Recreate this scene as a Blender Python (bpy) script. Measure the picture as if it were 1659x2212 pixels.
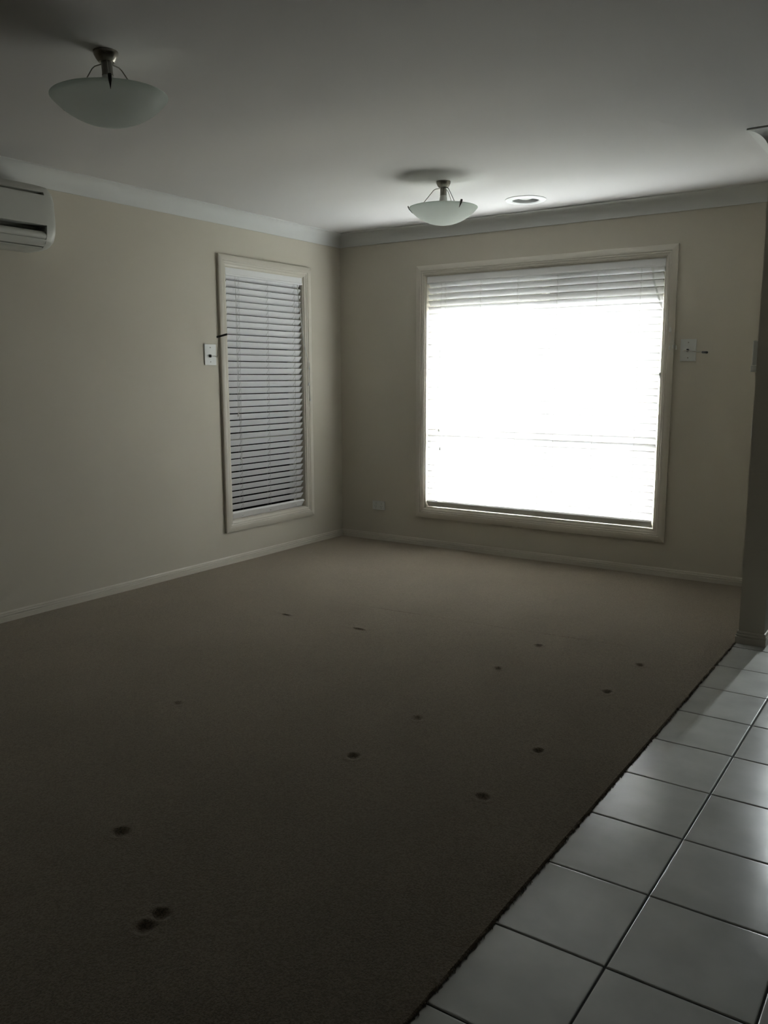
import bpy, bmesh, math, random
from mathutils import Vector, Matrix

random.seed(7)
for _o in list(bpy.data.objects):
    bpy.data.objects.remove(_o)
SC = bpy.context.scene
COL = SC.collection
PI = math.pi

# ------------------------------------------------------------------ camera
IMG_W, IMG_H = 1659.0, 2212.0
CAM = (4.1606, -5.4837, 1.3077)
YAW, PITCH, ROLL, FPX = -0.59902, -0.15977, -0.00241, 1816.5
_f = Vector((math.sin(YAW) * math.cos(PITCH), math.cos(YAW) * math.cos(PITCH), math.sin(PITCH)))
_r = Vector((math.cos(YAW), -math.sin(YAW), 0))
_u = _r.cross(_f)
_c, _s = math.cos(ROLL), math.sin(ROLL)
_r2, _u2 = _c * _r + _s * _u, -_s * _r + _c * _u
cam_data = bpy.data.cameras.new('camera')
cam = bpy.data.objects.new('camera', cam_data)
COL.objects.link(cam)
cam.matrix_world = Matrix(((_r2.x, _u2.x, -_f.x, CAM[0]), (_r2.y, _u2.y, -_f.y, CAM[1]),
                           (_r2.z, _u2.z, -_f.z, CAM[2]), (0, 0, 0, 1)))
cam_data.sensor_fit = 'VERTICAL'
cam_data.sensor_height = 24.0
cam_data.lens = FPX / IMG_H * 24.0
cam_data.clip_start = 0.02
SC.camera = cam

# ------------------------------------------------------------------ daylight
SKY_STRENGTH = 205.0
world = bpy.data.worlds.new('daylight')
SC.world = world
world.use_nodes = True
_nt = world.node_tree
_nt.nodes.clear()
_out = _nt.nodes.new('ShaderNodeOutputWorld')
_bg = _nt.nodes.new('ShaderNodeBackground')
_tc = _nt.nodes.new('ShaderNodeTexCoord')
_sep = _nt.nodes.new('ShaderNodeSeparateXYZ')
_map = _nt.nodes.new('ShaderNodeMapRange')
_mix = _nt.nodes.new('ShaderNodeMix')
_mix.data_type = 'RGBA'
# skyline of neighbouring fences and roofs up to about 15 degrees, open sky above
_map.inputs['From Min'].default_value = 0.16
_map.inputs['From Max'].default_value = 0.34
_mix.inputs[6].default_value = (0.035, 0.034, 0.031, 1)     # paving, fences and roofs outside
_mix.inputs[7].default_value = (0.93, 0.955, 1.0, 1)        # bright overcast sky
_nt.links.new(_tc.outputs['Generated'], _sep.inputs[0])
_nt.links.new(_sep.outputs['Z'], _map.inputs['Value'])
_nt.links.new(_map.outputs[0], _mix.inputs[0])
_nt.links.new(_mix.outputs[2], _bg.inputs['Color'])
_bg.inputs['Strength'].default_value = SKY_STRENGTH
_nt.links.new(_bg.outputs[0], _out.inputs['Surface'])


def portal(name, loc, rot, sx, sy):
    """Sampling portal: emits nothing, only tells the renderer where daylight enters."""
    l = bpy.data.lights.new(name, 'AREA')
    l.shape = 'RECTANGLE'
    l.size, l.size_y = sx, sy
    l.cycles.is_portal = True
    o = bpy.data.objects.new(name, l)
    COL.objects.link(o)
    o.location = loc
    o.rotation_euler = rot
    return o


portal('window_portal', (1.68, 0.235, 1.06), (-PI / 2, 0, 0), 1.80, 1.56)
portal('added_door_portal', (3.502, 0.235, 1.175), (-PI / 2, 0, 0), 0.06, 1.60)

SC.view_settings.view_transform = 'Standard'
SC.view_settings.look = 'None'
SC.view_settings.exposure = 0.0
SC.view_settings.gamma = 1.0
SC.view_settings.use_curve_mapping = False
SC.cycles.sample_clamp_indirect = 0.0      # keep the energy of light bounced off the bright blind
SC.cycles.use_guiding = True
SC.cycles.guiding_training_samples = 20
SC.cycles.max_bounces = 6


# ------------------------------------------------------------------ materials
def new_mat(name):
    m = bpy.data.materials.new(name)
    m.use_nodes = True
    nt = m.node_tree
    b = nt.nodes['Principled BSDF']
    return m, nt, b


def plain(name, col, rough=0.5, metal=0.0, spec=0.5, noise=0.03, scale=12.0, bump=0.0, bscale=200.0):
    """Principled with slight procedural colour variation and optional fine relief."""
    m, nt, b = new_mat(name)
    b.inputs['Roughness'].default_value = rough
    b.inputs['Metallic'].default_value = metal
    b.inputs['Specular IOR Level'].default_value = spec
    tc = nt.nodes.new('ShaderNodeTexCoord')
    n = nt.nodes.new('ShaderNodeTexNoise')
    n.inputs['Scale'].default_value = scale
    n.inputs['Detail'].default_value = 3
    nt.links.new(tc.outputs['Object'], n.inputs['Vector'])
    mx = nt.nodes.new('ShaderNodeMix')
    mx.data_type = 'RGBA'
    mx.inputs[6].default_value = tuple(c * (1 - noise) for c in col) + (1,)
    mx.inputs[7].default_value = tuple(min(1, c * (1 + noise)) for c in col) + (1,)
    nt.links.new(n.outputs['Fac'], mx.inputs[0])
    nt.links.new(mx.outputs[2], b.inputs['Base Color'])
    if bump:
        n2 = nt.nodes.new('ShaderNodeTexNoise')
        n2.inputs['Scale'].default_value = bscale
        n2.inputs['Detail'].default_value = 2
        nt.links.new(tc.outputs['Object'], n2.inputs['Vector'])
        bp = nt.nodes.new('ShaderNodeBump')
        bp.inputs['Strength'].default_value = bump
        bp.inputs['Distance'].default_value = 0.002
        nt.links.new(n2.outputs['Fac'], bp.inputs['Height'])
        nt.links.new(bp.outputs['Normal'], b.inputs['Normal'])
    return m



def translucent(m, col, fac):
    """let some light through a thin sheet"""
    nt = m.node_tree
    b = nt.nodes['Principled BSDF']
    tr = nt.nodes.new('ShaderNodeBsdfTranslucent')
    tr.inputs['Color'].default_value = col + (1,)
    mx = nt.nodes.new('ShaderNodeMixShader')
    mx.inputs[0].default_value = fac
    nt.links.new(b.outputs[0], mx.inputs[1])
    nt.links.new(tr.outputs[0], mx.inputs[2])
    nt.links.new(mx.outputs[0], nt.nodes['Material Output'].inputs['Surface'])


M = {}
M['wall'] = plain('cream_wall_paint', (0.61, 0.563, 0.468), 0.75, spec=0.25, noise=0.02, scale=2.0, bump=0.05, bscale=350)
M['ceiling'] = plain('white_ceiling_paint', (0.66, 0.64, 0.62), 0.9, spec=0.15, noise=0.015, scale=1.5, bump=0.03, bscale=300)
M['cornice'] = plain('white_cornice_paint', (0.70, 0.70, 0.67), 0.8, spec=0.2, noise=0.015)
M['trim'] = plain('cream_gloss_paint', (0.66, 0.612, 0.52), 0.36, spec=0.45, noise=0.02)
M['blind'] = plain('white_blind_slat', (0.91, 0.90, 0.90), 0.45, spec=0.4, noise=0.02, scale=6)
translucent(M['blind'], (0.94, 0.93, 0.91), 0.155)
M['blind_rail'] = plain('white_blind_board', (0.84, 0.83, 0.81), 0.4, spec=0.4, noise=0.02, scale=6)
M['vent'] = plain('white_vent_plastic', (0.90, 0.90, 0.88), 0.4, noise=0.01)
M['cord'] = plain('white_cord', (0.62, 0.61, 0.57), 0.8, noise=0.03)
M['alu'] = plain('cream_aluminium_frame', (0.60, 0.58, 0.50), 0.4, spec=0.5, noise=0.02)
M['shutter'] = plain('beige_shutter_slat', (0.42, 0.39, 0.33), 0.5, noise=0.04)
M['white_plastic'] = plain('white_plastic', (0.66, 0.66, 0.62), 0.35, spec=0.5, noise=0.015)
M['aircon'] = plain('aircon_plastic', (0.60, 0.60, 0.55), 0.35, spec=0.5, noise=0.015)
M['black_plastic'] = plain('black_plastic', (0.012, 0.012, 0.012), 0.4, noise=0.1)
M['dark_slot'] = plain('dark_slot', (0.02, 0.019, 0.017), 0.8, noise=0.1)
M['chrome'] = plain('chrome', (0.62, 0.61, 0.58), 0.14, metal=1.0, noise=0.02)
M['nickel'] = plain('brushed_nickel', (0.34, 0.32, 0.28), 0.28, metal=1.0, noise=0.04)
M['dark_metal'] = plain('dark_clip_metal', (0.06, 0.055, 0.05), 0.4, metal=0.8, noise=0.05)
M['holder'] = plain('grey_lamp_holder', (0.30, 0.29, 0.26), 0.35, metal=0.4, noise=0.03)
M['bulb'] = plain('lamp_bulb_white', (0.75, 0.75, 0.73), 0.5, noise=0.01)
M['grout'] = plain('dark_grout', (0.035, 0.034, 0.030), 0.9, noise=0.15, scale=60)
M['door'] = plain('timber_door_paint', (0.55, 0.53, 0.48), 0.45, noise=0.03)
M['tan_wall'] = plain('tan_feature_wall', (0.50, 0.46, 0.40), 0.8, noise=0.1)
M['galv'] = plain('grey_duct', (0.45, 0.45, 0.44), 0.5, noise=0.08, scale=20)


def frosted_glass():
    m, nt, b = new_mat('frosted_lamp_glass')
    b.inputs['Base Color'].default_value = (0.80, 0.87, 0.82, 1)
    b.inputs['Roughness'].default_value = 0.42
    b.inputs['Specular IOR Level'].default_value = 0.5
    tr = nt.nodes.new('ShaderNodeBsdfTranslucent')
    n = nt.nodes.new('ShaderNodeTexNoise')
    n.inputs['Scale'].default_value = 5
    rp = nt.nodes.new('ShaderNodeValToRGB')
    rp.color_ramp.elements[0].color = (0.93, 0.98, 0.945, 1)
    rp.color_ramp.elements[1].color = (0.94, 0.99, 0.955, 1)
    nt.links.new(n.outputs['Fac'], rp.inputs[0])
    nt.links.new(rp.outputs[0], tr.inputs['Color'])
    mx = nt.nodes.new('ShaderNodeMixShader')
    mx.inputs[0].default_value = 0.84
    nt.links.new(b.outputs[0], mx.inputs[1])
    nt.links.new(tr.outputs[0], mx.inputs[2])
    nt.links.new(mx.outputs[0], nt.nodes['Material Output'].inputs['Surface'])
    return m


def pane_glass(name, frosted=False):
    m, nt, b = new_mat(name)
    tr = nt.nodes.new('ShaderNodeBsdfTransparent')
    tr.inputs['Color'].default_value = (0.90, 0.925, 0.915, 1)
    gl = nt.nodes.new('ShaderNodeBsdfGlossy')
    gl.inputs['Roughness'].default_value = 0.02
    fr = nt.nodes.new('ShaderNodeFresnel')
    fr.inputs['IOR'].default_value = 1.45
    mx = nt.nodes.new('ShaderNodeMixShader')
    nt.links.new(fr.outputs[0], mx.inputs[0])
    nt.links.new(tr.outputs[0], mx.inputs[1])
    nt.links.new(gl.outputs[0], mx.inputs[2])
    nt.links.new(mx.outputs[0], nt.nodes['Material Output'].inputs['Surface'])
    return m


def carpet_mat():
    m, nt, b = new_mat('taupe_carpet')
    b.inputs['Roughness'].default_value = 1.0
    b.inputs['Specular IOR Level'].default_value = 0.05
    b.inputs['Sheen Weight'].default_value = 1.0
    b.inputs['Sheen Roughness'].default_value = 0.45
    b.inputs['Sheen Tint'].default_value = (0.86, 0.76, 0.62, 1)
    tc = nt.nodes.new('ShaderNodeTexCoord')
    fine = nt.nodes.new('ShaderNodeTexNoise')
    fine.inputs['Scale'].default_value = 190
    fine.inputs['Detail'].default_value = 4
    fine.inputs['Roughness'].default_value = 0.75
    big = nt.nodes.new('ShaderNodeTexNoise')
    big.inputs['Scale'].default_value = 2.6
    big.inputs['Detail'].default_value = 4
    for n in (fine, big):
        nt.links.new(tc.outputs['Object'], n.inputs['Vector'])
    r1 = nt.nodes.new('ShaderNodeValToRGB')
    r1.color_ramp.elements[0].position = 0.42
    r1.color_ramp.elements[1].position = 0.58
    r1.color_ramp.elements[0].color = (0.070, 0.056, 0.040, 1)
    r1.color_ramp.elements[1].color = (0.250, 0.203, 0.148, 1)
    nt.links.new(fine.outputs['Fac'], r1.inputs[0])
    r2 = nt.nodes.new('ShaderNodeValToRGB')
    r2.color_ramp.elements[0].position = 0.3
    r2.color_ramp.elements[1].position = 0.7
    r2.color_ramp.elements[0].color = (0.87, 0.87, 0.87, 1)
    r2.color_ramp.elements[1].color = (1.10, 1.10, 1.10, 1)
    nt.links.new(big.outputs['Fac'], r2.inputs[0])
    mu = nt.nodes.new('ShaderNodeMix')
    mu.data_type = 'RGBA'
    mu.blend_type = 'MULTIPLY'
    mu.inputs[0].default_value = 1.0
    nt.links.new(r1.outputs[0], mu.inputs[6])
    nt.links.new(r2.outputs[0], mu.inputs[7])
    nt.links.new(mu.outputs[2], b.inputs['Base Color'])
    bp = nt.nodes.new('ShaderNodeBump')
    bp.inputs['Strength'].default_value = 0.9
    bp.inputs['Distance'].default_value = 0.006
    nt.links.new(fine.outputs['Fac'], bp.inputs['Height'])
    nt.links.new(bp.outputs['Normal'], b.inputs['Normal'])
    return m


def tile_mat():
    m, nt, b = new_mat('grey_white_glazed_tile')
    b.inputs['Roughness'].default_value = 0.16
    b.inputs['Specular IOR Level'].default_value = 0.5
    tc = nt.nodes.new('ShaderNodeTexCoord')
    info = nt.nodes.new('ShaderNodeObjectInfo')
    ad = nt.nodes.new('ShaderNodeVectorMath')
    ad.operation = 'ADD'
    sc = nt.nodes.new('ShaderNodeVectorMath')
    sc.operation = 'SCALE'
    sc.inputs['Scale'].default_value = 17.0
    cmb = nt.nodes.new('ShaderNodeCombineXYZ')
    for i in range(3):
        nt.links.new(info.outputs['Random'], cmb.inputs[i])
    nt.links.new(cmb.outputs[0], sc.inputs[0])
    nt.links.new(tc.outputs['Object'], ad.inputs[0])
    nt.links.new(sc.outputs[0], ad.inputs[1])
    n = nt.nodes.new('ShaderNodeTexNoise')
    n.inputs['Scale'].default_value = 7
    n.inputs['Detail'].default_value = 5
    nt.links.new(ad.outputs[0], n.inputs['Vector'])
    rp = nt.nodes.new('ShaderNodeValToRGB')
    rp.color_ramp.elements[0].position = 0.3
    rp.color_ramp.elements[1].position = 0.72
    rp.color_ramp.elements[0].color = (0.43, 0.435, 0.405, 1)
    rp.color_ramp.elements[1].color = (0.53, 0.535, 0.50, 1)
    nt.links.new(n.outputs['Fac'], rp.inputs[0])
    nt.links.new(rp.outputs[0], b.inputs['Base Color'])
    mr = nt.nodes.new('ShaderNodeMapRange')
    mr.inputs['To Min'].default_value = 0.13
    mr.inputs['To Max'].default_value = 0.24
    nt.links.new(n.outputs['Fac'], mr.inputs['Value'])
    nt.links.new(mr.outputs[0], b.inputs['Roughness'])
    return m


M['lampglass'] = frosted_glass()
M['pane'] = pane_glass('window_pane_glass')


def screen_mat():
    m, nt, b = new_mat('fly_screen_mesh')
    b.inputs['Base Color'].default_value = (0.05, 0.05, 0.05, 1)
    tr = nt.nodes.new('ShaderNodeBsdfTransparent')
    mx = nt.nodes.new('ShaderNodeMixShader')
    mx.inputs[0].default_value = 0.70
    nt.links.new(b.outputs[0], mx.inputs[1])
    nt.links.new(tr.outputs[0], mx.inputs[2])
    nt.links.new(mx.outputs[0], nt.nodes['Material Output'].inputs['Surface'])
    return m


M['screen'] = screen_mat()
M['carpet'] = carpet_mat()
M['tile'] = tile_mat()


# ------------------------------------------------------------------ helpers
def link(name, verts, faces, mat, parent=None, smooth=False):
    me = bpy.data.meshes.new(name)
    me.from_pydata([tuple(v) for v in verts], [], faces)
    bm = bmesh.new()
    bm.from_mesh(me)
    bmesh.ops.recalc_face_normals(bm, faces=bm.faces)
    bm.to_mesh(me)
    bm.free()
    me.materials.append(M[mat] if isinstance(mat, str) else mat)
    if smooth:
        for p in me.polygons:
            p.use_smooth = True
        try:
            me.set_sharp_from_angle(angle=math.radians(38))
        except Exception:
            pass
    o = bpy.data.objects.new(name, me)
    COL.objects.link(o)
    if parent is not None:
        o.parent = parent
    return o


class MB:
    def __init__(self):
        self.v, self.f = [], []

    def add(self, v, f):
        b = len(self.v)
        self.v += [Vector(p) for p in v]
        self.f += [tuple(i + b for i in q) for q in f]
        return self

    def box(self, x0, x1, y0, y1, z0, z1):
        v = [(x, y, z) for z in (z0, z1) for y in (y0, y1) for x in (x0, x1)]
        return self.add(v, [(0, 2, 3, 1), (4, 5, 7, 6), (0, 1, 5, 4), (2, 6, 7, 3), (0, 4, 6, 2), (1, 3, 7, 5)])

    def cbox(self, x0, x1, y0, y1, z0, z1, c):
        """box with chamfered edges"""
        bm = bmesh.new()
        bmesh.ops.create_cube(bm, size=1.0)
        for v in bm.verts:
            v.co = Vector(((x0 + x1) / 2 + v.co.x * (x1 - x0), (y0 + y1) / 2 + v.co.y * (y1 - y0),
                           (z0 + z1) / 2 + v.co.z * (z1 - z0)))
        bmesh.ops.bevel(bm, geom=list(bm.edges), offset=c, segments=2, profile=0.6, affect='EDGES')
        bm.verts.index_update()
        self.add([v.co.copy() for v in bm.verts], [tuple(v.index for v in f.verts) for f in bm.faces])
        bm.free()
        return self

    def tube(self, pts, r, n=8, caps=True):
        pts = [Vector(p) for p in pts]
        rs = r if isinstance(r, (list, tuple)) else [r] * len(pts)
        b = len(self.v)
        prev = None
        for i, p in enumerate(pts):
            t = (pts[min(i + 1, len(pts) - 1)] - pts[max(i - 1, 0)]).normalized()
            a = Vector((0, 0, 1)) if abs(t.z) < 0.9 else Vector((1, 0, 0))
            if prev is not None:
                a = prev
            u = (a - t * a.dot(t)).normalized()
            w = t.cross(u)
            prev = u
            for k in range(n):
                ang = 2 * PI * k / n
                self.v.append(p + (u * math.cos(ang) + w * math.sin(ang)) * rs[i])
        for i in range(len(pts) - 1):
            for k in range(n):
                k2 = (k + 1) % n
                self.f.append((b + i * n + k, b + i * n + k2, b + (i + 1) * n + k2, b + (i + 1) * n + k))
        if caps:
            self.f.append(tuple(b + k for k in reversed(range(n))))
            self.f.append(tuple(b + (len(pts) - 1) * n + k for k in range(n)))
        return self

    def lathe(self, prof, n=32, origin=(0, 0, 0), axis='z', closed=False):
        """prof: list of (radius, height)"""
        o = Vector(origin)
        b = len(self.v)
        m = len(prof)

        def place(r, hh, a):
            c, s = r * math.cos(a), r * math.sin(a)
            if axis == 'z':
                return o + Vector((c, s, hh))
            if axis == 'x':
                return o + Vector((hh, c, s))
            return o + Vector((c, hh, s))
        for k in range(n):
            a = 2 * PI * k / n
            for r, hh in prof:
                self.v.append(place(max(r, 1e-5), hh, a))
        rng = m if closed else m - 1
        for k in range(n):
            k2 = (k + 1) % n
            for j in range(rng):
                j2 = (j + 1) % m
                self.f.append((b + k * m + j, b + k2 * m + j, b + k2 * m + j2, b + k * m + j2))
        if not closed:
            self.f.append(tuple(b + k * m for k in reversed(range(n))))
            self.f.append(tuple(b + k * m + m - 1 for k in range(n)))
        return self

    def build(self, name, mat, parent=None, smooth=False):
        return link(name, self.v, self.f, mat, parent, smooth)


def empty(name, loc=(0, 0, 0)):
    o = bpy.data.objects.new(name, None)
    COL.objects.link(o)
    o.location = loc
    o.empty_display_size = 0.1
    return o


def under(child, parent):
    """parent while keeping world placement (parents are unrotated empties)"""
    child.parent = parent
    child.matrix_parent_inverse = Matrix.Translation(parent.location).inverted()
    return child


def tag(o, label, cat, group=None):
    o['label'] = label
    o['category'] = cat
    if group:
        o['group'] = group
    return o


def struct(o, label=None):
    o['kind'] = 'structure'
    if label:
        o['label'] = label
    return o


def sweep(name, path, prof, mat, parent=None, closed=False, frame='wall', plane_n=None):
    """Mitred sweep of a profile (a, b) along a polyline.
    frame='wall': path is horizontal, room lies on the LEFT of travel; a = distance from wall, b = z offset.
    Otherwise path lies in a plane with normal plane_n; a = outwards from the loop centre, b = along plane_n."""
    pts = [Vector(p) for p in path]
    n = len(pts)
    up = Vector((0, 0, 1)) if frame == 'wall' else Vector(plane_n)
    V, F = [], []
    m = len(prof)
    for i in range(n):
        if closed:
            d1 = (pts[i] - pts[i - 1]).normalized()
            d2 = (pts[(i + 1) % n] - pts[i]).normalized()
        else:
            d1 = (pts[i] - pts[max(i - 1, 0)]).normalized() if i > 0 else (pts[1] - pts[0]).normalized()
            d2 = (pts[min(i + 1, n - 1)] - pts[i]).normalized() if i < n - 1 else d1
        n1, n2 = up.cross(d1), up.cross(d2)
        mit = (n1 + n2) / (1 + n1.dot(n2))
        for a, b in prof:
            V.append(pts[i] + mit * a + up * b)
    segs = n if closed else n - 1
    for i in range(segs):
        j = (i + 1) % n
        for k in range(m):
            k2 = (k + 1) % m
            F.append((i * m + k, i * m + k2, j * m + k2, j * m + k))
    if not closed:
        F.append(tuple(range(m)))
        F.append(tuple((n - 1) * m + k for k in reversed(range(m))))
    return link(name, V, F, mat, parent, smooth=True)


# ------------------------------------------------------------------ room dimensions
H = 2.40
XN0, XN1, YN = 3.345, 3.462, -1.177        # partition stub (left face, right face, end face)
XR, YB, TH = 7.80, -11.50, 0.24             # right wall, back wall, wall thickness
FW = dict(x0=0.792, x1=2.566, z0=0.30, z1=2.047)   # far window opening
LW = dict(y0=-1.283, y1=-0.455, z0=0.30, z1=2.047)  # left window opening
DR = dict(x0=3.475, x1=4.44, z0=0.0, z1=2.04)       # opening for the added door that lights the hall

# walls
w = MB()
xs = [-TH, FW['x0'], FW['x1'], DR['x0'], DR['x1'], XR + TH]
w.box(xs[0], xs[1], 0, TH, -0.1, H + 0.3)
w.box(xs[1], xs[2], 0, TH, -0.1, FW['z0']).box(xs[1], xs[2], 0, TH, FW['z1'], H + 0.3)
w.box(xs[2], xs[3], 0, TH, -0.1, H + 0.3)
w.box(xs[3], xs[4], 0, TH, -0.1, 0.0).box(xs[3], xs[4], 0, TH, DR['z1'], H + 0.3)
w.box(xs[4], xs[5], 0, TH, -0.1, H + 0.3)
struct(w.build('wall_far', 'wall'), 'cream painted wall with the wide bright window')
w = MB()
w.box(-TH, 0, LW['y1'], 0, -0.1, H + 0.3)
w.box(-TH, 0, LW['y0'], LW['y1'], -0.1, LW['z0']).box(-TH, 0, LW['y0'], LW['y1'], LW['z1'], H + 0.3)
w.box(-TH, 0, YB, LW['y0'], -0.1, H + 0.3)
struct(w.build('wall_left', 'wall'), 'long cream painted wall with the narrow window and air conditioner')
struct(MB().box(XN0, XN1, YN, 0, -0.1, H + 0.3).build('wall_partition', 'wall'), 'short partition wall end beside the tiled hall')
struct(MB().box(XR, XR + TH, YB, 0, -0.1, H + 0.3).build('wall_right', 'tan_wall'))
struct(MB().box(-TH, XR + TH, YB - TH, YB, -0.1, H + 0.3).build('wall_back', 'tan_wall'))

# ceiling with a round hole for the air outlet
VX, VY, VR = 1.79, -0.430, 0.088
V, F = [], []
hs = 0.16
xg = [0, VX - hs, VX + hs, XR]
yg = [YB, VY - hs, VY + hs, 0]
for y in yg:
    for x in xg:
        V.append((x, y, H))
for j in range(3):
    for i in range(3):
        if (i, j) != (1, 1):
            F.append((j * 4 + i, j * 4 + i + 1, j * 4 + i + 5, j * 4 + i + 4))
NS = 48
base = len(V)
for k in range(NS):
    a = 2 * PI * (k + 0.5) / NS
    V.append((VX + VR * math.cos(a), VY + VR * math.sin(a), H))
for k in range(NS):
    a = 2 * PI * (k + 0.5) / NS
    c, s = math.cos(a), math.sin(a)
    q = hs / max(abs(c), abs(s))
    V.append((VX + q * c, VY + q * s, H))
for k in range(NS):
    k2 = (k + 1) % NS
    F.append((base + k, base + k2, base + NS + k2, base + NS + k))
# corner fillers
for (sx, sy) in ((1, 1), (-1, 1), (-1, -1), (1, -1)):
    ci = len(V)
    V.append((VX + sx * hs, VY + sy * hs, H))
    a = math.atan2(sy, sx) % (2 * PI)
    k = int(round(a / (2 * PI) * NS - 0.5 - 0.5)) % NS
    F.append((base + NS + k, ci, base + NS + (k + 1) % NS))
ceil = link('ceiling', V, F, 'ceiling')
struct(ceil, 'white painted ceiling')
struct(MB().box(-TH, XR + TH, YB - TH, TH, H + 0.3, H + 0.4).build('light_block_slab', 'galv'))  # slab added out of view to stop light leaking in from above

# floor slab, grout bed, tiles
struct(MB().box(-TH, XR + TH, YB - TH, TH, -0.16, -0.03).build('floor_slab', 'grout'))
XE = 3.332                                   # carpet / tile line
tiled = struct(MB().box(XE, XR, YB, 0, -0.03, -0.0035).build('floor', 'grout'), 'white-grey tiled hall floor with dark joints')
TX0, TXP, TY0, TYP, GR = 3.610, 0.3145, -2.8475, 0.3185, 0.0045


def tile_mesh(w_, d_):
    V, F = [], []
    rings = [(0.0, -0.010), (0.0, -0.0022), (0.0008, -0.0009), (0.0022, -0.0002), (0.005, 0.0), ]
    for ins, z in rings:
        V += [(ins, ins, z), (w_ - ins, ins, z), (w_ - ins, d_ - ins, z), (ins, d_ - ins, z)]
    for r in range(len(rings) - 1):
        for k in range(4):
            F.append((r * 4 + k, r * 4 + (k + 1) % 4, r * 4 + 4 + (k + 1) % 4, r * 4 + 4 + k))
    t = (len(rings) - 1) * 4
    F.append((t, t + 1, t + 2, t + 3))
    me = bpy.data.meshes.new('tile')
    me.from_pydata(V, [], F)
    me.materials.append(M['tile'])
    return me


tile_cache = {}
ycuts = []
y = TY0
while y < -TYP * 0.2:
    y += TYP
y0 = y
while y > -7.0:
    ycuts.append((y - TYP, y))
    y -= TYP
for (ya, yb) in ycuts:
    yb_ = min(yb, 0.0)
    xcuts = [(XE, TX0)] + [(TX0 + i * TXP, TX0 + (i + 1) * TXP) for i in range(5)] + [(TX0 + 5 * TXP, TX0 + 6 * TXP)]
    for (xa, xb) in xcuts:
        if yb_ > YN + 0.002 and xa < XN1:
            xa = XN1 + 0.0
            if ya < YN:
                continue
        if xb - xa < 0.02:
            continue
        wd, dp = round(xb - xa - GR, 4), round(yb_ - ya - GR, 4)
        if dp < 0.02:
            continue
        key = (wd, dp)
        if key not in tile_cache:
            tile_cache[key] = tile_mesh(wd, dp)
        t = bpy.data.objects.new('tile', tile_cache[key])
        COL.objects.link(t)
        t.location = (xa + GR / 2, ya + GR / 2, random.uniform(-0.0004, 0.0004))
        t.rotation_euler = (random.uniform(-.0009, .0009), random.uniform(-.0009, .0009), 0)
        t.parent = tiled
# the tile cut to an L around the partition end
for (ya, yb) in ycuts:
    if ya < YN < yb:
        g = GR / 2
        pl = [(XE + g, ya + g), (TX0 - g, ya + g), (TX0 - g, yb - g), (XN1 + .001, yb - g), (XN1 + .001, YN - .001), (XE + g, YN - .001)]
        V = [(px, py, -.010) for px, py in pl] + [(px, py, 0.0) for px, py in pl]
        F = [(k, (k + 1) % 6, 6 + (k + 1) % 6, 6 + k) for k in range(6)] + [(6, 7, 8, 10), (8, 9, 10), (6, 10, 11)]
        link('tile', V, F, 'tile', tiled)

# carpet with furniture dents
CZ = 0.008
DENTS = [  # x, y, radius x, radius y, depth
    (2.554, -1.796, .015, .015, .009), (2.540, -2.201, .016, .016, .008), (3.054, -1.796, .016, .015, .010),
    (3.042, -2.200, .017, .016, .010), (2.535, -2.877, .018, .018, .007), (3.037, -2.879, .016, .015, .010),
    (2.525, -3.281, .019, .018, .008), (3.029, -3.284, .021, .017, .008), (2.259, -4.054, .021, .019, .011),
    (2.648, -4.244, .020, .017, .009), (2.655, -4.300, .020, .019, .009), (1.653, -3.287, .017, .015, .006),
    (1.174, -2.072, .032, .009, .007), (1.667, -2.062, .034, .009, .009)]


def axis_lines(lo, hi, step, centres, half, fine):
    s = set()
    k = 0
    while lo + k * step < hi:
        s.add(round(lo + k * step, 4))
        k += 1
    s.add(round(hi, 4))
    for c in centres:
        q = c - half
        while q <= c + half:
            if lo < q < hi:
                s.add(round(q, 4))
            q += fine
    out = []
    for v in sorted(s):
        if not out or v - out[-1] > 0.0025 or v == hi:
            out.append(v)
    return out


def merge_c(cs):
    out = []
    for c in sorted(cs):
        if not out or c - out[-1] > 0.004:
            out.append(c)
    return out


gx = axis_lines(0.0, XE, 0.06, merge_c([d[0] for d in DENTS]), 0.036, 0.0045)
gy = sorted(set(axis_lines(YB, 0.0, 0.06, merge_c([d[1] for d in DENTS]), 0.036, 0.0045)) | set(round(-1.72 + k * 0.003, 4) for k in range(58)))


def carpet_z(x, y):
    z = CZ + 0.0012 * math.sin(x * 5.1 + y * 2.3) * math.sin(y * 3.7 - x * 1.1)
    if 1.2 < x < 2.9:                       # faint join between two carpet widths
        q = (y + 1.663 - 0.085 * (x - 1.77)) / 0.0035
        z -= 0.0022 * math.exp(-q * q)
    for dx, dy, rx, ry, dep in DENTS:
        ux, uy = (x - dx) / rx, (y - dy) / ry
        q = ux * ux + uy * uy
        if q < 6:
            q = math.sqrt(q)
            z -= dep * max(0.0, min(1.0, (1.3 - q) / 0.75))
            z += 0.0016 * math.exp(-((q - 1.75) / 0.35) ** 2)
    return z


V = [(x, y, carpet_z(x, y)) for y in gy for x in gx]
nx = len(gx)
F = [(j * nx + i, j * nx + i + 1, (j + 1) * nx + i + 1, (j + 1) * nx + i) for j in range(len(gy) - 1) for i in range(nx - 1)]
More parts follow.
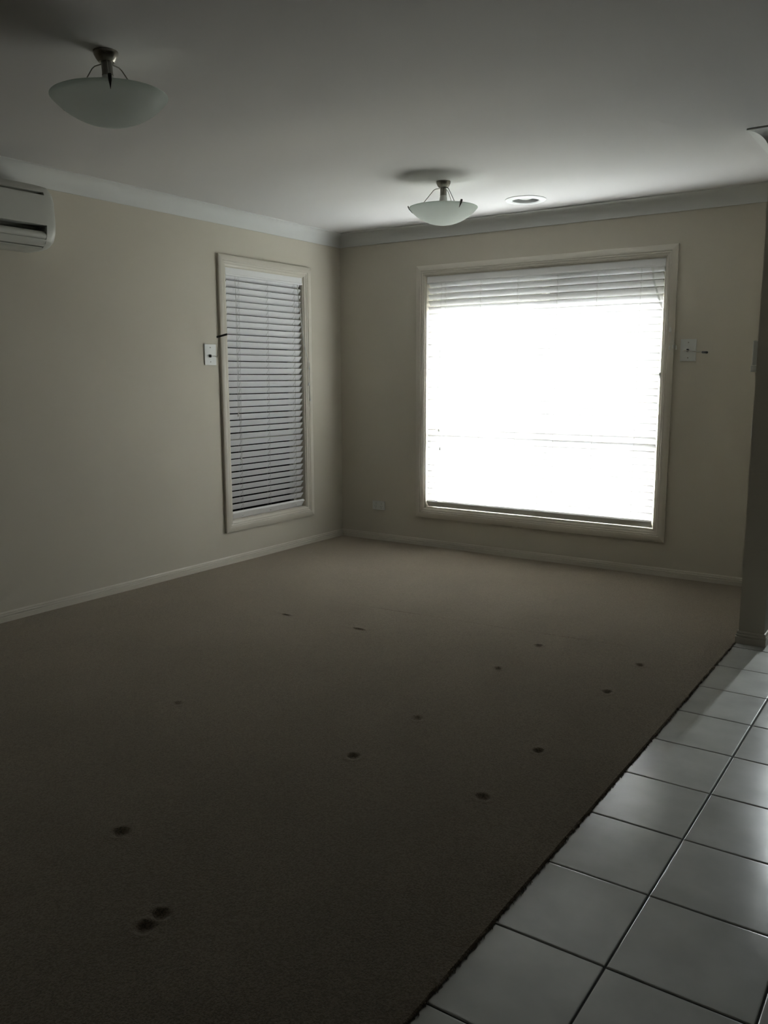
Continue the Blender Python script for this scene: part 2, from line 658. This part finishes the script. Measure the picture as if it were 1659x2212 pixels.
# turned-down cut edge towards the tiles
b0 = len(V)
for j, y in enumerate(gy):
    wob = 0.0016 * math.sin(y * 57) + 0.0012 * math.sin(y * 131 + 1)
    V.append((XE + 0.004 + wob, y, CZ - 0.004))
for j, y in enumerate(gy):
    V.append((XE + 0.003, y, -0.006))
for j in range(len(gy) - 1):
    a = j * nx + nx - 1
    F.append((a, b0 + j, b0 + j + 1, a + nx))
    F.append((b0 + j, b0 + len(gy) + j, b0 + len(gy) + j + 1, b0 + j + 1))
carpet = link('floor_carpet', V, F, 'carpet', smooth=True)
struct(carpet, 'taupe wall-to-wall carpet with furniture dents')
# a few stray pile tufts along the cut edge
tuft = MB()
for k in range(420):
    y = -1.2 - 3.6 * random.random()
    x = XE + 0.001
    l = random.uniform(.004, .010)
    a = random.uniform(-.9, .9)
    p0 = Vector((x, y, CZ - 0.004))
    tuft.tube([p0, p0 + Vector((l * 0.7, l * a, .002)), p0 + Vector((l, l * a * 1.4, -.004))], [.0013, .0011, .0005], 4)
tf = tuft.build('carpet_edge_tufts', 'carpet', carpet)
tf['kind'] = 'stuff'

# ------------------------------------------------------------------ cornice, baseboards
cprof = [(0, 0), (0.090, 0), (0.090, -0.007)]
for k in range(9):
    a = PI / 2 + (PI / 2) * k / 8
    cprof.append((0.090 + 0.083 * math.cos(a), -0.090 + 0.083 * math.sin(a)))
cprof += [(0.007, -0.094), (0, -0.094)]
bprof = [(0, 0), (0.012, 0), (0.012, 0.033), (0.0075, 0.0355), (0.0075, 0.038), (0.0112, 0.0405), (0.0105, 0.047),
         (0.0068, 0.0495), (0.0068, 0.0515), (0.0092, 0.054), (0.006, 0.062), (0, 0.062)]


def run(names, path, prof, z, mat, closed=False):
    """one mitred moulding per wall, cut from a longer path"""
    pts = [Vector((x, y, z)) for x, y in path]
    n = len(pts)
    up = Vector((0, 0, 1))
    mits = []
    for i in range(n):
        d1 = (pts[i] - pts[i - 1]).normalized() if (i > 0 or closed) else (pts[1] - pts[0]).normalized()
        d2 = (pts[(i + 1) % n] - pts[i]).normalized() if (i < n - 1 or closed) else d1
        n1, n2 = up.cross(d1), up.cross(d2)
        mits.append((n1 + n2) / (1 + n1.dot(n2)))
    m = len(prof)
    for i in range(n if closed else n - 1):
        j = (i + 1) % n
        V = [pts[i] + mits[i] * a + up * b for a, b in prof] + [pts[j] + mits[j] * a + up * b for a, b in prof]
        F = [(k, (k + 1) % m, m + (k + 1) % m, m + k) for k in range(m)] + [tuple(range(m)), tuple(range(2 * m - 1, m - 1, -1))]
        o = link(names[i], V, F, mat, smooth=True)
        struct(o)


loop = [(0, YB), (XR, YB), (XR, 0), (XN1, 0), (XN1, YN), (XN0, YN), (XN0, 0), (0, 0)]
run(['trim_%d' % (i + 1) for i in range(8)], loop, cprof, H, 'cornice', closed=True)
run(['baseboard_back', 'baseboard_right'], [(0, YB), (XR, YB), (XR, 0)], bprof, 0.0, 'trim')
run(['baseboard_partition_hall', 'baseboard_partition_end', 'baseboard_partition', 'baseboard_far', 'baseboard_left'],
    [(XN1, 0), (XN1, YN), (XN0, YN), (XN0, 0), (0, 0), (0, YB)], bprof, 0.0, 'trim')

# ------------------------------------------------------------------ windows (local frame: u along the wall, d = outwards depth, z)
AP = [(-0.004, 0), (0.066, 0), (0.067, 0.002), (0.067, 0.017), (0.064, 0.019), (0.030, 0.019), (0.028, 0.0145), (0.025, 0.0145),
      (0.022, 0.0165), (0.016, 0.0150), (0.013, 0.011), (0.010, 0.011), (0.007, 0.0125), (0.000, 0.009), (-0.004, 0.007)]


def mapper(kind):
    if kind == 'far':
        return lambda u, d, z: Vector((u, d, z))
    return lambda u, d, z: Vector((-d, u, z))


def wbox(mb, P, u0, u1, d0, d1, z0, z1, c=0.0):
    v = [P(u, d, z) for z in (z0, z1) for d in (d0, d1) for u in (u0, u1)]
    xs_, ys_, zs_ = [p.x for p in v], [p.y for p in v], [p.z for p in v]
    if c:
        return mb.cbox(min(xs_), max(xs_), min(ys_), max(ys_), min(zs_), max(zs_), c)
    return mb.box(min(xs_), max(xs_), min(ys_), max(ys_), min(zs_), max(zs_))


def window(name, kind, u0, u1, z0, z1, label, mullion=None, transom=None):
    P = mapper(kind)
    root = struct(empty(name, P((u0 + u1) / 2, 0, z0)), label)
    # four mitred casing boards
    cor = [(u0, z0), (u1, z0), (u1, z1), (u0, z1)]
    sg = [(-1, -1), (1, -1), (1, 1), (-1, 1)]
    m = len(AP)
    for i in range(4):
        V = []
        for k in (i, (i + 1) % 4):
            for a, b in AP:
                V.append(P(cor[k][0] + sg[k][0] * a, -b, cor[k][1] + sg[k][1] * a))
        F = [(k, (k + 1) % m, m + (k + 1) % m, m + k) for k in range(m)] + [tuple(range(m)), tuple(range(2 * m - 1, m - 1, -1))]
        under(link('casing', V, F, 'trim', smooth=True), root)
    # timber reveal boards
    t = 0.012
    for (a0, a1, b0_, b1) in ((u0, u1, z0, z0 + t), (u0, u1, z1 - t, z1), (u0, u0 + t, z0 + t, z1 - t), (u1 - t, u1, z0 + t, z1 - t)):
        under(wbox(MB(), P, a0, a1, 0.0, 0.095, b0_, b1).build('reveal', 'trim'), root)
    # aluminium frame
    fw, d0, d1 = 0.045, 0.095, 0.15
    for (a0, a1, b0_, b1) in ((u0, u1, z0, z0 + fw), (u0, u1, z1 - fw, z1), (u0, u0 + fw, z0 + fw, z1 - fw), (u1 - fw, u1, z0 + fw, z1 - fw)):
        under(wbox(MB(), P, a0, a1, d0, d1, b0_, b1, 0.002).build('frame', 'alu'), root)
    us = [u0 + fw, u1 - fw]
    zs = [z0 + fw, z1 - fw]
    if mullion:
        under(wbox(MB(), P, mullion - .019, mullion + .019, d0, d1, z0 + fw, z1 - fw, 0.002).build('mullion', 'alu'), root)
        us = [us[0], mullion - .019, mullion + .019, us[1]]
    if transom:
        zs = [zs[0], transom - .02, transom + .02, zs[1]]
        for k in range(0, len(us), 2):
            under(wbox(MB(), P, us[k], us[k + 1], d0, d1, transom - .02, transom + .02, 0.002).build('transom', 'alu'), root)
    for k in range(0, len(us), 2):
        for j in range(0, len(zs), 2):
            under(wbox(MB(), P, us[k], us[k + 1], 0.120, 0.124, zs[j], zs[j + 1]).build('pane', 'pane'), root)
    if mullion:
        V = [P(u, 0.156, z) for u, z in ((mullion + .01, z0 + .03), (u1 - .03, z0 + .03), (u1 - .03, z1 - .03), (mullion + .01, z1 - .03))]
        sc_ = under(link('fly_screen', V, [(0, 1, 2, 3)], 'screen'), root)
        sc_['label'] = 'fine dark fly screen over the right pane'
        la = MB()
        wbox(la, P, u1 - .052, u1 - .022, 0.076, 0.094, 1.285, 1.300, .002)
        wbox(la, P, u1 - .042, u1 - .030, 0.070, 0.094, 1.300, 1.335, .002)
        under(la.build('latch', 'black_plastic'), root)
    return root


window('window_1', 'left', LW['y0'], LW['y1'], LW['z0'], LW['z1'], 'narrow tall window with cream casing on the left wall', transom=0.88)
window('window_2', 'far', FW['x0'], FW['x1'], FW['z0'], FW['z1'], 'wide bright window with cream casing on the far wall', mullion=1.70, transom=0.88)


def shutter(kind, u0, u1, z0, z1, zb, label):
    P = mapper(kind)
    root = tag(empty('roller_shutter', P((u0 + u1) / 2, 0.18, zb)), label, 'shutter', 'roller shutters outside the windows')
    for (a, b) in ((u0, u0 + .03), (u1 - .03, u1)):
        under(wbox(MB(), P, a, b, 0.165, 0.205, z0, z1).build('guide_rail', 'shutter'), root)
    z = zb
    k = 0
    mesh = None
    while z < z1 - 0.002:
        ht = min(0.041, z1 - z)
        V, F = [], []
        pr = [(0.178, 0), (0.174, .006), (0.172, .020), (0.174, .034), (0.178, .0415), (0.186, .0415), (0.190, .034), (0.192, .020), (0.190, .006), (0.186, 0)]
        for u in (u0 + .031, u1 - .031):
            for d, q in pr:
                V.append(P(u, d, min(z + q, z1)))
        m = len(pr)
        F = [(i, (i + 1) % m, m + (i + 1) % m, m + i) for i in range(m)] + [tuple(range(m)), tuple(range(2 * m - 1, m - 1, -1))]
        under(link('shutter_slat', V, F, 'shutter'), root)
        z += 0.0405
    return root


shutter('left', LW['y0'], LW['y1'], LW['z0'], LW['z1'], LW['z0'], 'closed beige roller shutter behind the narrow window')
shutter('far', FW['x0'], FW['x1'], FW['z0'], FW['z1'], 1.815, 'raised beige roller shutter edge at top of wide window')

# ------------------------------------------------------------------ venetian blinds
TILTS = {'left': math.radians(55), 'far': math.radians(51)}
SW, PITCHZ, ZTOP, NSLAT = 0.047, 0.0451, 1.978, 36
DB = 0.028                    # depth of the slat axis inside the reveal


def cord_tassel(mb_root, P, u, d, z, name='tassel'):
    mb = MB()
    o = P(u, d, z)
    mb.lathe([(0.0012, 0.026), (0.003, 0.024), (0.0045, 0.016), (0.0062, 0.003), (0.0058, 0.0), (0.001, 0.0)], 10, o)
    return mb.build(name, 'white_plastic', None, smooth=True)


def blind(kind, u0, u1, shift, ladders, label, vu0, vu1, skew=0.0):
    P = mapper(kind)
    root = tag(empty('venetian_blind', P((u0 + u1) / 2, DB, 0.31)), label, 'blind', 'white venetian blinds')
    # valance board with a small moulded lower lip and returns
    vp = [(0.006, 1.984), (0.018, 1.984), (0.018, 2.043), (0.008, 2.043), (0.004, 2.036), (0.003, 1.998), (0.000, 1.992), (0.001, 1.986)]
    V = [P(u, d, z) for u in (vu0, vu1) for d, z in vp]
    m = len(vp)
    F = [(i, (i + 1) % m, m + (i + 1) % m, m + i) for i in range(m)] + [tuple(range(m)), tuple(range(2 * m - 1, m - 1, -1))]
    under(link('valance', V, F, 'blind_rail'), root)
    under(wbox(MB(), P, vu0 + .004, vu1 - .004, 0.020, 0.062, 1.994, 2.034, 0.002).build('headrail', 'white_plastic'), root)
    # one slat mesh, shared
    c, s = math.cos(TILTS[kind]), math.sin(TILTS[kind])
    hw = SW / 2
    sec = [(-hw, -.0013), (-hw * .5, -.0013), (hw * .5, -.0013), (hw, -.0013), (hw, .0013), (hw * .5, .0013), (-hw * .5, .0013), (-hw, .0013)]
    # local: depth axis towards outside; room edge is raised
    L = (u1 - u0)
    V = []
    for u in (-L / 2, L / 2):
        for q, t in sec:
            d = q * c + t * s
            z = -q * s + t * c
            V.append(P(u, d, z))
    m = len(sec)
    F = [(i, (i + 1) % m, m + (i + 1) % m, m + i) for i in range(m)] + [tuple(range(m)), tuple(range(2 * m - 1, m - 1, -1))]
    first = link('slat', V, F, 'blind')
    zl = ZTOP - (NSLAT - 1) * PITCHZ
    for k in range(NSLAT):
        o = first if k == 0 else first.copy()
        if k:
            COL.objects.link(o)
        z = ZTOP - k * PITCHZ + random.uniform(-.0007, .0007)
        off = skew * k / (NSLAT - 1) + random.uniform(-.0012, .0012)
        o.location = P((u0 + u1) / 2 + off, DB, z)
        a = random.uniform(-.012, .012)
        o.rotation_euler = (a, 0, 0) if kind == 'far' else (0, a, 0)
        under(o, root)
    # bottom rail: thick trapezoid carried at the same tilt
    sec = [(-.029, -.007), (-.025, -.010), (.025, -.010), (.029, -.007), (.029, .007), (.025, .010), (-.025, .010), (-.029, .007)]
    zb = 0.341
    V = []
    tl = TILTS[kind]
    for u in (u0 + skew, u1 + skew):
        for q, t in sec:
            V.append(P(u, DB + q * math.cos(tl) + t * math.sin(tl), zb - q * math.sin(tl) + t * math.cos(tl)))
    m = len(sec)
    F = [(i, (i + 1) % m, m + (i + 1) % m, m + i) for i in range(m)] + [tuple(range(m)), tuple(range(2 * m - 1, m - 1, -1))]
    rail = under(link('bottom_rail', V, F, 'blind_rail'), root)
    # ladder cords: front and back string, rungs below each slat
    for ub in ladders:
        mb = MB()
        for sgn in (-1, 1):
            pts = []
            for k in range(NSLAT + 1):
                z = ZTOP - k * PITCHZ if k < NSLAT else 0.347
                off = skew * min(k, NSLAT - 1) / (NSLAT - 1)
                pts.append(P(ub + off, DB + sgn * (hw * c + .0025), z - sgn * hw * s * (1 if k < NSLAT else .6)))
            pts.insert(0, P(ub, DB + sgn * (hw * c + .0025), 1.995))
            mb.tube(pts, 0.0008, 4)
        for k in range(NSLAT):
            z = ZTOP - k * PITCHZ
            off = skew * k / (NSLAT - 1)
            a = P(ub + off, DB - hw * c - .0025, z + hw * s - .0026)
            b = P(ub + off, DB + hw * c - .0030, z - hw * s - .0026)
            mb.tube([a, b], 0.0008, 4)
        under(mb.build('ladder_cord', 'cord'), root)
        # small cord plug on the rail
        pl = MB()
        pl.lathe([(0.0055, -.002), (0.0055, .002), (0.003, .003)], 10, P(ub + skew, DB - .012, zb - .010))
        under(pl.build('cord_plug', 'white_plastic'), root)
    return root, P


LEN_L = 0.790
bl, PL = blind('left', -1.250, -0.460, 0, [-1.132, -0.838, -0.545],
               'white venetian blind half-closed in the narrow left window', -1.268, -0.4675, skew=-0.020)
bf, PF = blind('far', 0.812, 2.540, 0, [0.957, 1.248, 1.538, 1.831, 2.110, 2.399],
               'wide white venetian blind glowing in the big far window', 0.808, 2.552)
# tilt cords and pull cords
def cord(root, pts, r=0.0011, name='cord'):
    return under(MB().tube(pts, r, 5).build(name, 'cord'), root)


for (u, zt) in ((-1.188, 1.035), (-1.172, 0.730)):
    cord(bl, [PL(-1.17, 0.010, 1.985), PL(-1.172 + (u + 1.172) * .6, -.001, 1.6), PL(u, -.002, zt + .02)], 0.0010, 'tilt_cord')
    under(cord_tassel(bl, PL, u, -.002, zt), bl)
for (u, zt) in ((0.919, 0.896), (0.931, 0.754)):
    cord(bf, [PF(0.925, 0.010, 1.985), PF(0.925, -.001, 1.6), PF(u, -.002, zt + .02)], 0.0010, 'tilt_cord')
    under(cord_tassel(bf, PF, u, -.002, zt), bf)
# left pull cords pass over the casing and hang on its right side
for j, (u, zt) in enumerate(((-.432, 1.360), (-.440, 1.240), (-.427, 1.125))):
    e = j * .003
    cord(bl, [PL(-.520 + e, 0.008, 1.985), PL(-.501 + e, -.002, 1.766), PL(-.480 + e, -.014, 1.562), PL(-.458 + e, -.023, 1.46),
              PL(-.434 + e * .6, -.026, 1.414), PL(u, -.026, zt + .02)], 0.0011, 'pull_cord')
    under(cord_tassel(bl, PL, u, -.026, zt), bl)
for j, (u, zt) in enumerate(((2.611, 1.470), (2.631, 1.476), (2.650, 1.470))):
    e = j * .004
    cord(bf, [PF(2.466 + e, 0.008, 1.985), PF(2.480 + e, -.002, 1.90), PF(2.540 + e, -.016, 1.74), PF(2.582 + e, -.024, 1.657), PF(2.606, -.028, 1.606),
              PF(2.628, -.027, 1.535), PF(u, -.026, zt + .02)], 0.0011, 'pull_cord')
    under(cord_tassel(bf, PF, u, -.026, zt), bf)
kn = MB()
kn.lathe([(0.001, .030), (0.005, .026), (0.008, .012), (0.007, .002), (0.001, 0)], 10, PF(2.610, -.027, 1.578))
under(kn.build('cord_joiner', 'white_plastic', smooth=True), bf)


# ------------------------------------------------------------------ shutter winders
def winder(kind, u0, u1, z0, z1, eye, pts, grip, label):
    P = mapper(kind)
    root = tag(empty('shutter_winder', P((u0 + u1) / 2, 0, (z0 + z1) / 2)), label, 'winder handle', 'roller shutter winders')
    under(wbox(MB(), P, u0, u1, -.007, 0, z0, z1, .002).build('plate', 'white_plastic'), root)
    ax = 'x' if kind == 'left' else 'y'
    sg = 1 if kind == 'left' else -1
    for dz in (-.047, .047):
        under(MB().lathe([(0.001, sg * .0068), (0.0042, sg * .0070), (0.0034, sg * .0088), (0.0005, sg * .0092)], 12,
                         P((u0 + u1) / 2, 0, (z0 + z1) / 2 + dz), ax).build('screw', 'nickel'), root)
    eyeo = under(MB().lathe([(0.010, sg * .006), (0.010, sg * .012), (0.007, sg * .020), (0.003, sg * .021)], 16, P(eye[0], 0, eye[1]), ax)
                 .build('swivel_eye', 'black_plastic', smooth=True), root)
    eyeo['label'] = 'black swivel eye'
    c = under(MB().tube([P(*q) for q in pts], 0.0036, 8).build('crank_rod', 'chrome', smooth=True), root)
    c['label'] = 'chrome crank rod'
    g0, g1 = P(*grip[0]), P(*grip[1])
    dv = (g1 - g0)
    g = under(MB().tube([g0, g0 + dv * .04, g0 + dv * .5, g0 + dv * .94, g1], [.005, .0075, .0068, .0072, .004], 10)
              .build('grip', 'black_plastic', smooth=True), root)
    g['label'] = 'black plastic grip'
    return root


winder('left', -1.491, -1.388, 1.385, 1.522, (-1.444, 1.445),
       [(-1.444, -.012, 1.445), (-1.444, -.052, 1.443), (-1.440, -.066, 1.438), (-1.438, -.070, 1.448), (-1.428, -.074, 1.565)],
       [(-1.430, -.062, 1.567), (-1.425, -.152, 1.583)], 'chrome crank winder with upright arm beside the narrow window')
winder('far', 2.672, 2.768, 1.398, 1.533, (2.717, 1.464),
       [(2.717, -.012, 1.464), (2.712, -.075, 1.463), (2.714, -.086, 1.461), (2.724, -.088, 1.460), (2.832, -.090, 1.449)],
       [(2.826, -.084, 1.4495), (2.868, -.138, 1.446)], 'chrome crank winder with sideways arm beside the wide window')


# ------------------------------------------------------------------ ceiling lamps
def bowl_lamp(x, y, phase, label, droop=0.0):
    root = tag(empty('ceiling_lamp', (x, y, H)), label, 'lamp', 'frosted bowl ceiling lamps')
    RZ, RR = 2.255, 0.196
    can = MB().lathe([(0.0005, H), (0.041, H), (0.0415, H - .004), (0.040, H - .011), (0.034, H - .023), (0.0285, H - .031), (0.026, H - .034), (0.0005, H - .034)], 36, (x, y, 0))
    under(can.build('canopy', 'nickel', smooth=True), root)
    h = MB().lathe([(0.0005, H - .034), (0.0185, H - .034), (0.0185, H - .073), (0.0195, H - .0735), (0.0195, H - .077), (0.0005, H - .077)], 24, (x, y, 0))
    under(h.build('lamp_holder', 'holder', smooth=True), root)
    bb = MB().lathe([(0.0005, H - .077), (0.0185, H - .077), (0.0225, H - .100), (0.0215, H - .112), (0.013, H - .120), (0.012, H - .136), (0.019, H - .160), (0.024, H - .180), (0.018, H - .197), (0.0005, H - .202)], 24, (x, y, 0))
    under(bb.build('bulb', 'bulb', smooth=True), root)
    # glass bowl shell: spherical cap with slightly flared rim
    sag = 0.093
    Rs = (RR * RR + sag * sag) / (2 * sag)
    prof = []
    for k in range(15):
        r = RR * math.sin(PI / 2 * k / 14)
        prof.append((r, RZ - sag + (Rs - math.sqrt(Rs * Rs - r * r))))
    prof[0] = (0.0, prof[0][1])
    # blown sheet ending in a rolled rim
    for k in range(1, 8):
        a = PI * k / 7
        prof.append((RR - .0028 + .0028 * math.cos(a), RZ + .0028 * math.sin(a)))
    prof += [(RR - .0068, RZ - .004), (RR - .014, RZ - .0085)]
    gl = MB()
    gl.lathe(prof, 64, (x, y, 0))
    gl.f = gl.f[:-1]                       # the bowl is open at the top
    bo = under(gl.build('glass_bowl', 'lampglass', smooth=True), root)
    bo['label'] = 'frosted glass bowl shade'
    for k in range(3):
        a = phase + k * 2 * PI / 3
        # angle measured in the image-right / towards-camera frame of the room diagonal
        r_ = Vector((0.826, 0.564, 0))
        c_ = Vector((0.564, -0.826, 0))
        d = r_ * math.cos(a) + c_ * math.sin(a)
        C = Vector((x, y, 0))
        pts = [C + d * .020 + Vector((0, 0, H - .037)), C + d * .045 + Vector((0, 0, H - .041)), C + d * .056 + Vector((0, 0, H - .048)),
               C + d * .128 + Vector((0, 0, RZ + .012)), C + d * .138 + Vector((0, 0, RZ + .004)), C + d * (RR - .008) + Vector((0, 0, RZ + .005)), C + d * (RR + .004) + Vector((0, 0, RZ + .006))]
        under(MB().tube(pts, 0.0022, 7).build('arm', 'nickel', smooth=True), root)
        t = d.cross(Vector((0, 0, 1)))
        cl = MB()
        # tapered hook clip outside the rim
        o = C + d * (RR + .002)
        secs = [(Vector((0, 0, RZ + .014)), .0045, .0022, .000), (Vector((0, 0, RZ + .008)), .0058, .0026, .000), (Vector((0, 0, RZ - .004)), .0050, .0024, -.0060),
                (Vector((0, 0, RZ - .015)), .0026, .0016, -.0152), (Vector((0, 0, RZ - .026)), .0006, .0008, -.0244)]
        V, F = [], []
        for pz, wv, th, off in secs:
            for (su, sv) in ((-1, -1), (1, -1), (1, 1), (-1, 1)):
                V.append(o + pz + t * (su * wv) + d * (off + sv * th + .002))
        for i in range(len(secs) - 1):
            for q in range(4):
                F.append((i * 4 + q, i * 4 + (q + 1) % 4, i * 4 + 4 + (q + 1) % 4, i * 4 + 4 + q))
        F += [(0, 1, 2, 3), tuple(len(V) - 4 + q for q in (3, 2, 1, 0))]
        cl.add(V, F)
        under(cl.build('clip', 'dark_metal'), root)
    return root


bowl_lamp(1.617, -1.151, math.radians(64), 'frosted glass bowl ceiling lamp nearer the wide window')
near_lamp = bowl_lamp(1.650, -3.478, math.radians(72), 'frosted glass bowl ceiling lamp nearer the air conditioner')
# this one hangs a little crooked
near_lamp.rotation_euler = Matrix.Rotation(math.radians(2.2), 3, Vector((0.78, -0.62, 0)).normalized()).to_euler()

# ------------------------------------------------------------------ round ceiling air outlet
vent = tag(empty('ceiling_vent', (VX, VY, H)), 'round white ceiling air outlet beside the far lamp', 'air vent')
ring = MB().lathe([(0.086, H + .004), (0.127, H - .0005), (0.1275, H - .004), (0.120, H - .009), (0.100, H - .012), (0.090, H - .0115), (0.084, H - .006), (0.084, H + .004)], 56, (VX, VY, 0), closed=True)
under(ring.build('flange', 'vent', smooth=True), vent)
duct = MB().lathe([(0.0855, H + .002), (0.0835, H - .004), (0.0835, H + .080), (0.0005, H + .080), (0.0005, H + .082), (0.0855, H + .082)], 48, (VX, VY, 0), closed=True)
under(duct.build('duct_collar', 'galv', smooth=True), vent)
cone = MB().lathe([(0.0005, H + .002), (0.030, H + .003), (0.052, H + .010), (0.068, H + .026), (0.066, H + .027), (0.030, H + .012), (0.0005, H + .010)], 40, (VX, VY, 0))
under(cone.build('deflector', 'white_plastic', smooth=True), vent)
for a in (0.35, 0.35 + PI):
    d = Vector((math.cos(a), math.sin(a), 0))
    C = Vector((VX, VY, H))
    under(MB().tube([C + d * .083 + Vector((0, 0, .010)), C + d * .062 + Vector((0, 0, .012)), C + d * .050 + Vector((0, 0, .030))], .004, 6).build('bracket', 'galv'), vent)
    under(MB().lathe([(0.001, -.006), (0.008, -.005), (0.009, .004), (0.001, .006)], 12, C + d * .072 + Vector((0, 0, .010))).build('knob', 'galv', smooth=True), vent)

# ------------------------------------------------------------------ split-system air conditioner
ac = tag(empty('air_conditioner', (0, -3.08, 1.94)), 'white wall-mounted split air conditioner high on the left wall', 'air conditioner')
AY0, AY1 = -3.49, -2.690


def ac_loft(name, secs, mat, parent):
    V, F = [], []
    m = len(secs[0][1])
    for yy, pr in secs:
        V += [(px, yy, 2.285 - (2.285 - pz) * 0.96) for px, pz in pr]
    for i in range(len(secs) - 1):
        for k in range(m):
            k2 = (k + 1) % m
            F.append((i * m + k, i * m + k2, (i + 1) * m + k2, (i + 1) * m + k))
    F.append(tuple(range(m)))
    F.append(tuple((len(secs) - 1) * m + k for k in reversed(range(m))))
    return under(link(name, V, F, mat, None, smooth=True), parent)


full = [(0.002, 1.945), (0.002, 2.285), (0.120, 2.285), (0.165, 2.272), (0.188, 2.245), (0.198, 2.205), (0.203, 2.120), (0.203, 2.060), (0.198, 2.015), (0.182, 1.975), (0.150, 1.952), (0.100, 1.945)]
core = [(0.002, 1.945), (0.002, 2.285), (0.120, 2.285), (0.165, 2.272), (0.186, 2.248), (0.190, 2.238), (0.166, 2.235), (0.166, 2.226), (0.1945, 2.222), (0.198, 2.205), (0.203, 2.120),
        (0.203, 2.068), (0.120, 2.066), (0.085, 2.030), (0.090, 1.985), (0.140, 1.968), (0.150, 1.952), (0.100, 1.945)]


def shrink(pr, amt, fx):
    cz = 2.115
    out = []
    for px, pz in pr:
        k = (pz - cz) / 0.17
        out.append((px * fx if px > .01 else px, pz - k * amt))
    return out


core_o = ac_loft('body', [(AY0 + .056, core), (AY1 - .056, core)], 'aircon', ac)
caps = []
for (ye, sgn) in ((AY1, 1), (AY0, -1)):
    secs = [(ye - sgn * .056, full), (ye - sgn * .024, shrink(full, .003, .998)), (ye - sgn * .010, shrink(full, .014, .992)), (ye - sgn * .003, shrink(full, .028, .978)), (ye, shrink(full, .045, .955))]
    ac_loft('end_cap', secs, 'aircon', ac)
# intake slot line, flaps
flap = []
for k in range(9):
    a = math.radians(-30 + 75 * k / 8)
    flap.append((0.145 + 0.052 * math.cos(a), 2.012 + 0.030 * math.sin(a) + 0.004))
flap += [(x - .004, z - .003) for x, z in reversed(flap)]
ac_loft('flap', [(AY0 + .058, flap), (AY1 - .058, flap)], 'aircon', ac)
low = [(0.192, 1.996), (0.178, 1.970), (0.165, 1.962), (0.160, 1.966), (0.174, 1.974), (0.186, 1.998)]
ac_loft('lower_flap', [(AY0 + .058, low), (AY1 - .058, low)], 'aircon', ac)
lip = [(0.158, 1.958), (0.140, 1.947), (0.118, 1.944), (0.118, 1.948), (0.138, 1.952), (0.154, 1.962)]
ac_loft('bottom_lip', [(AY0 + .058, lip), (AY1 - .058, lip)], 'aircon', ac)
dk = under(MB().box(0.050, 0.110, AY0 + .058, AY1 - .058, 1.975, 2.062).build('outlet_recess', 'dark_slot'), ac)

# ------------------------------------------------------------------ power outlet on the far wall
po = tag(empty('power_outlet', (0.369, 0, 0.288)), 'white double power outlet low on the far wall', 'power outlet')
under(MB().cbox(0.311, 0.428, -.010, 0, 0.253, 0.324, .0025).build('plate', 'white_plastic'), po)
for k, cx_ in enumerate((0.343, 0.396)):
    under(MB().cbox(cx_ - .006, cx_ + .006, -.0155, -.009, 0.296, 0.312, .0018).build('switch', 'white_plastic'), po)
    pins = MB()
    for (dx, dz, ang) in ((-.007, .004, 30), (.007, .004, -30), (0, -.009, 0)):
        a = math.radians(ang)
        ex, ez = Vector((math.cos(a), 0, math.sin(a))) * .0012, Vector((-math.sin(a), 0, math.cos(a))) * .004
        cc = Vector((cx_ + dx, -.0101, 0.277 + dz))
        pins.add([cc - ex - ez, cc + ex - ez, cc + ex + ez, cc - ex + ez, cc - ex - ez + Vector((0, .002, 0)), cc + ex - ez + Vector((0, .002, 0)), cc + ex + ez + Vector((0, .002, 0)), cc - ex + ez + Vector((0, .002, 0))],
                 [(0, 1, 2, 3), (7, 6, 5, 4), (0, 4, 5, 1), (1, 5, 6, 2), (2, 6, 7, 3), (3, 7, 4, 0)])
    under(pins.build('socket_slots', 'dark_slot'), po)

# ------------------------------------------------------------------ control box and switch on the partition's room side
cb = tag(empty('wall_control', (XN0, -1.09, 1.40)), 'white control box edge-on at the side of the partition wall', 'wall control')
under(MB().cbox(XN0 - .030, XN0, -1.135, -1.045, 1.358, 1.472, .004).build('housing', 'white_plastic'), cb)
under(MB().cbox(XN0 - .034, XN0, -1.137, -1.043, 1.325, 1.357, .002).build('flip_cover', 'white_plastic'), cb)
under(MB().box(XN0 - .0306, XN0 - .029, -1.115, -1.065, 1.41, 1.45).build('display', 'dark_slot'), cb)
ls = tag(empty('light_switch', (XN0, -1.09, 1.066)), 'white light switch plate edge-on low on the partition wall', 'light switch')
under(MB().cbox(XN0 - .013, XN0, -1.125, -1.055, 1.008, 1.122, .003).build('plate', 'white_plastic'), ls)
under(MB().cbox(XN0 - .017, XN0 - .011, -1.097, -1.083, 1.055, 1.078, .0015).build('rocker', 'white_plastic'), ls)

# ------------------------------------------------------------------ unseen door added to light the tiled hall
dr = struct(empty('added_door_1', (3.96, 0, 0)), 'added unseen door with a glazed strip that lights the tiled hall')
for (a0, a1, b0_, b1) in ((DR['x1'], DR['x1'] + .06, 0, DR['z1'] + .06), (DR['x0'], DR['x1'], DR['z1'], DR['z1'] + .06)):
    under(MB().cbox(a0, a1, -.018, 0.0, b0_, b1, .004).build('casing', 'trim'), dr)
PX0, PX1, PZ0, PZ1 = 3.482, 3.518, 0.40, 1.95  # glazed strip placed so its light reaches the tiles and misses the carpet
for (a0, a1, b0_, b1) in ((DR['x0'], PX0, 0.0, DR['z1']), (PX1, DR['x1'], 0.0, DR['z1']), (PX0, PX1, 0.0, PZ0), (PX0, PX1, PZ1, DR['z1'])):
    under(MB().box(a0, a1, .06, .10, b0_, b1).build('stile', 'door'), dr)
under(MB().box(PX0, PX1, .078, .084, PZ0, PZ1).build('pane', 'pane'), dr)
under(MB().tube([(4.375, .06, 1.0), (4.375, .02, 1.0), (4.365, .012, 1.0), (4.28, .012, 1.0)], .008, 8).build('handle', 'chrome', smooth=True), dr)
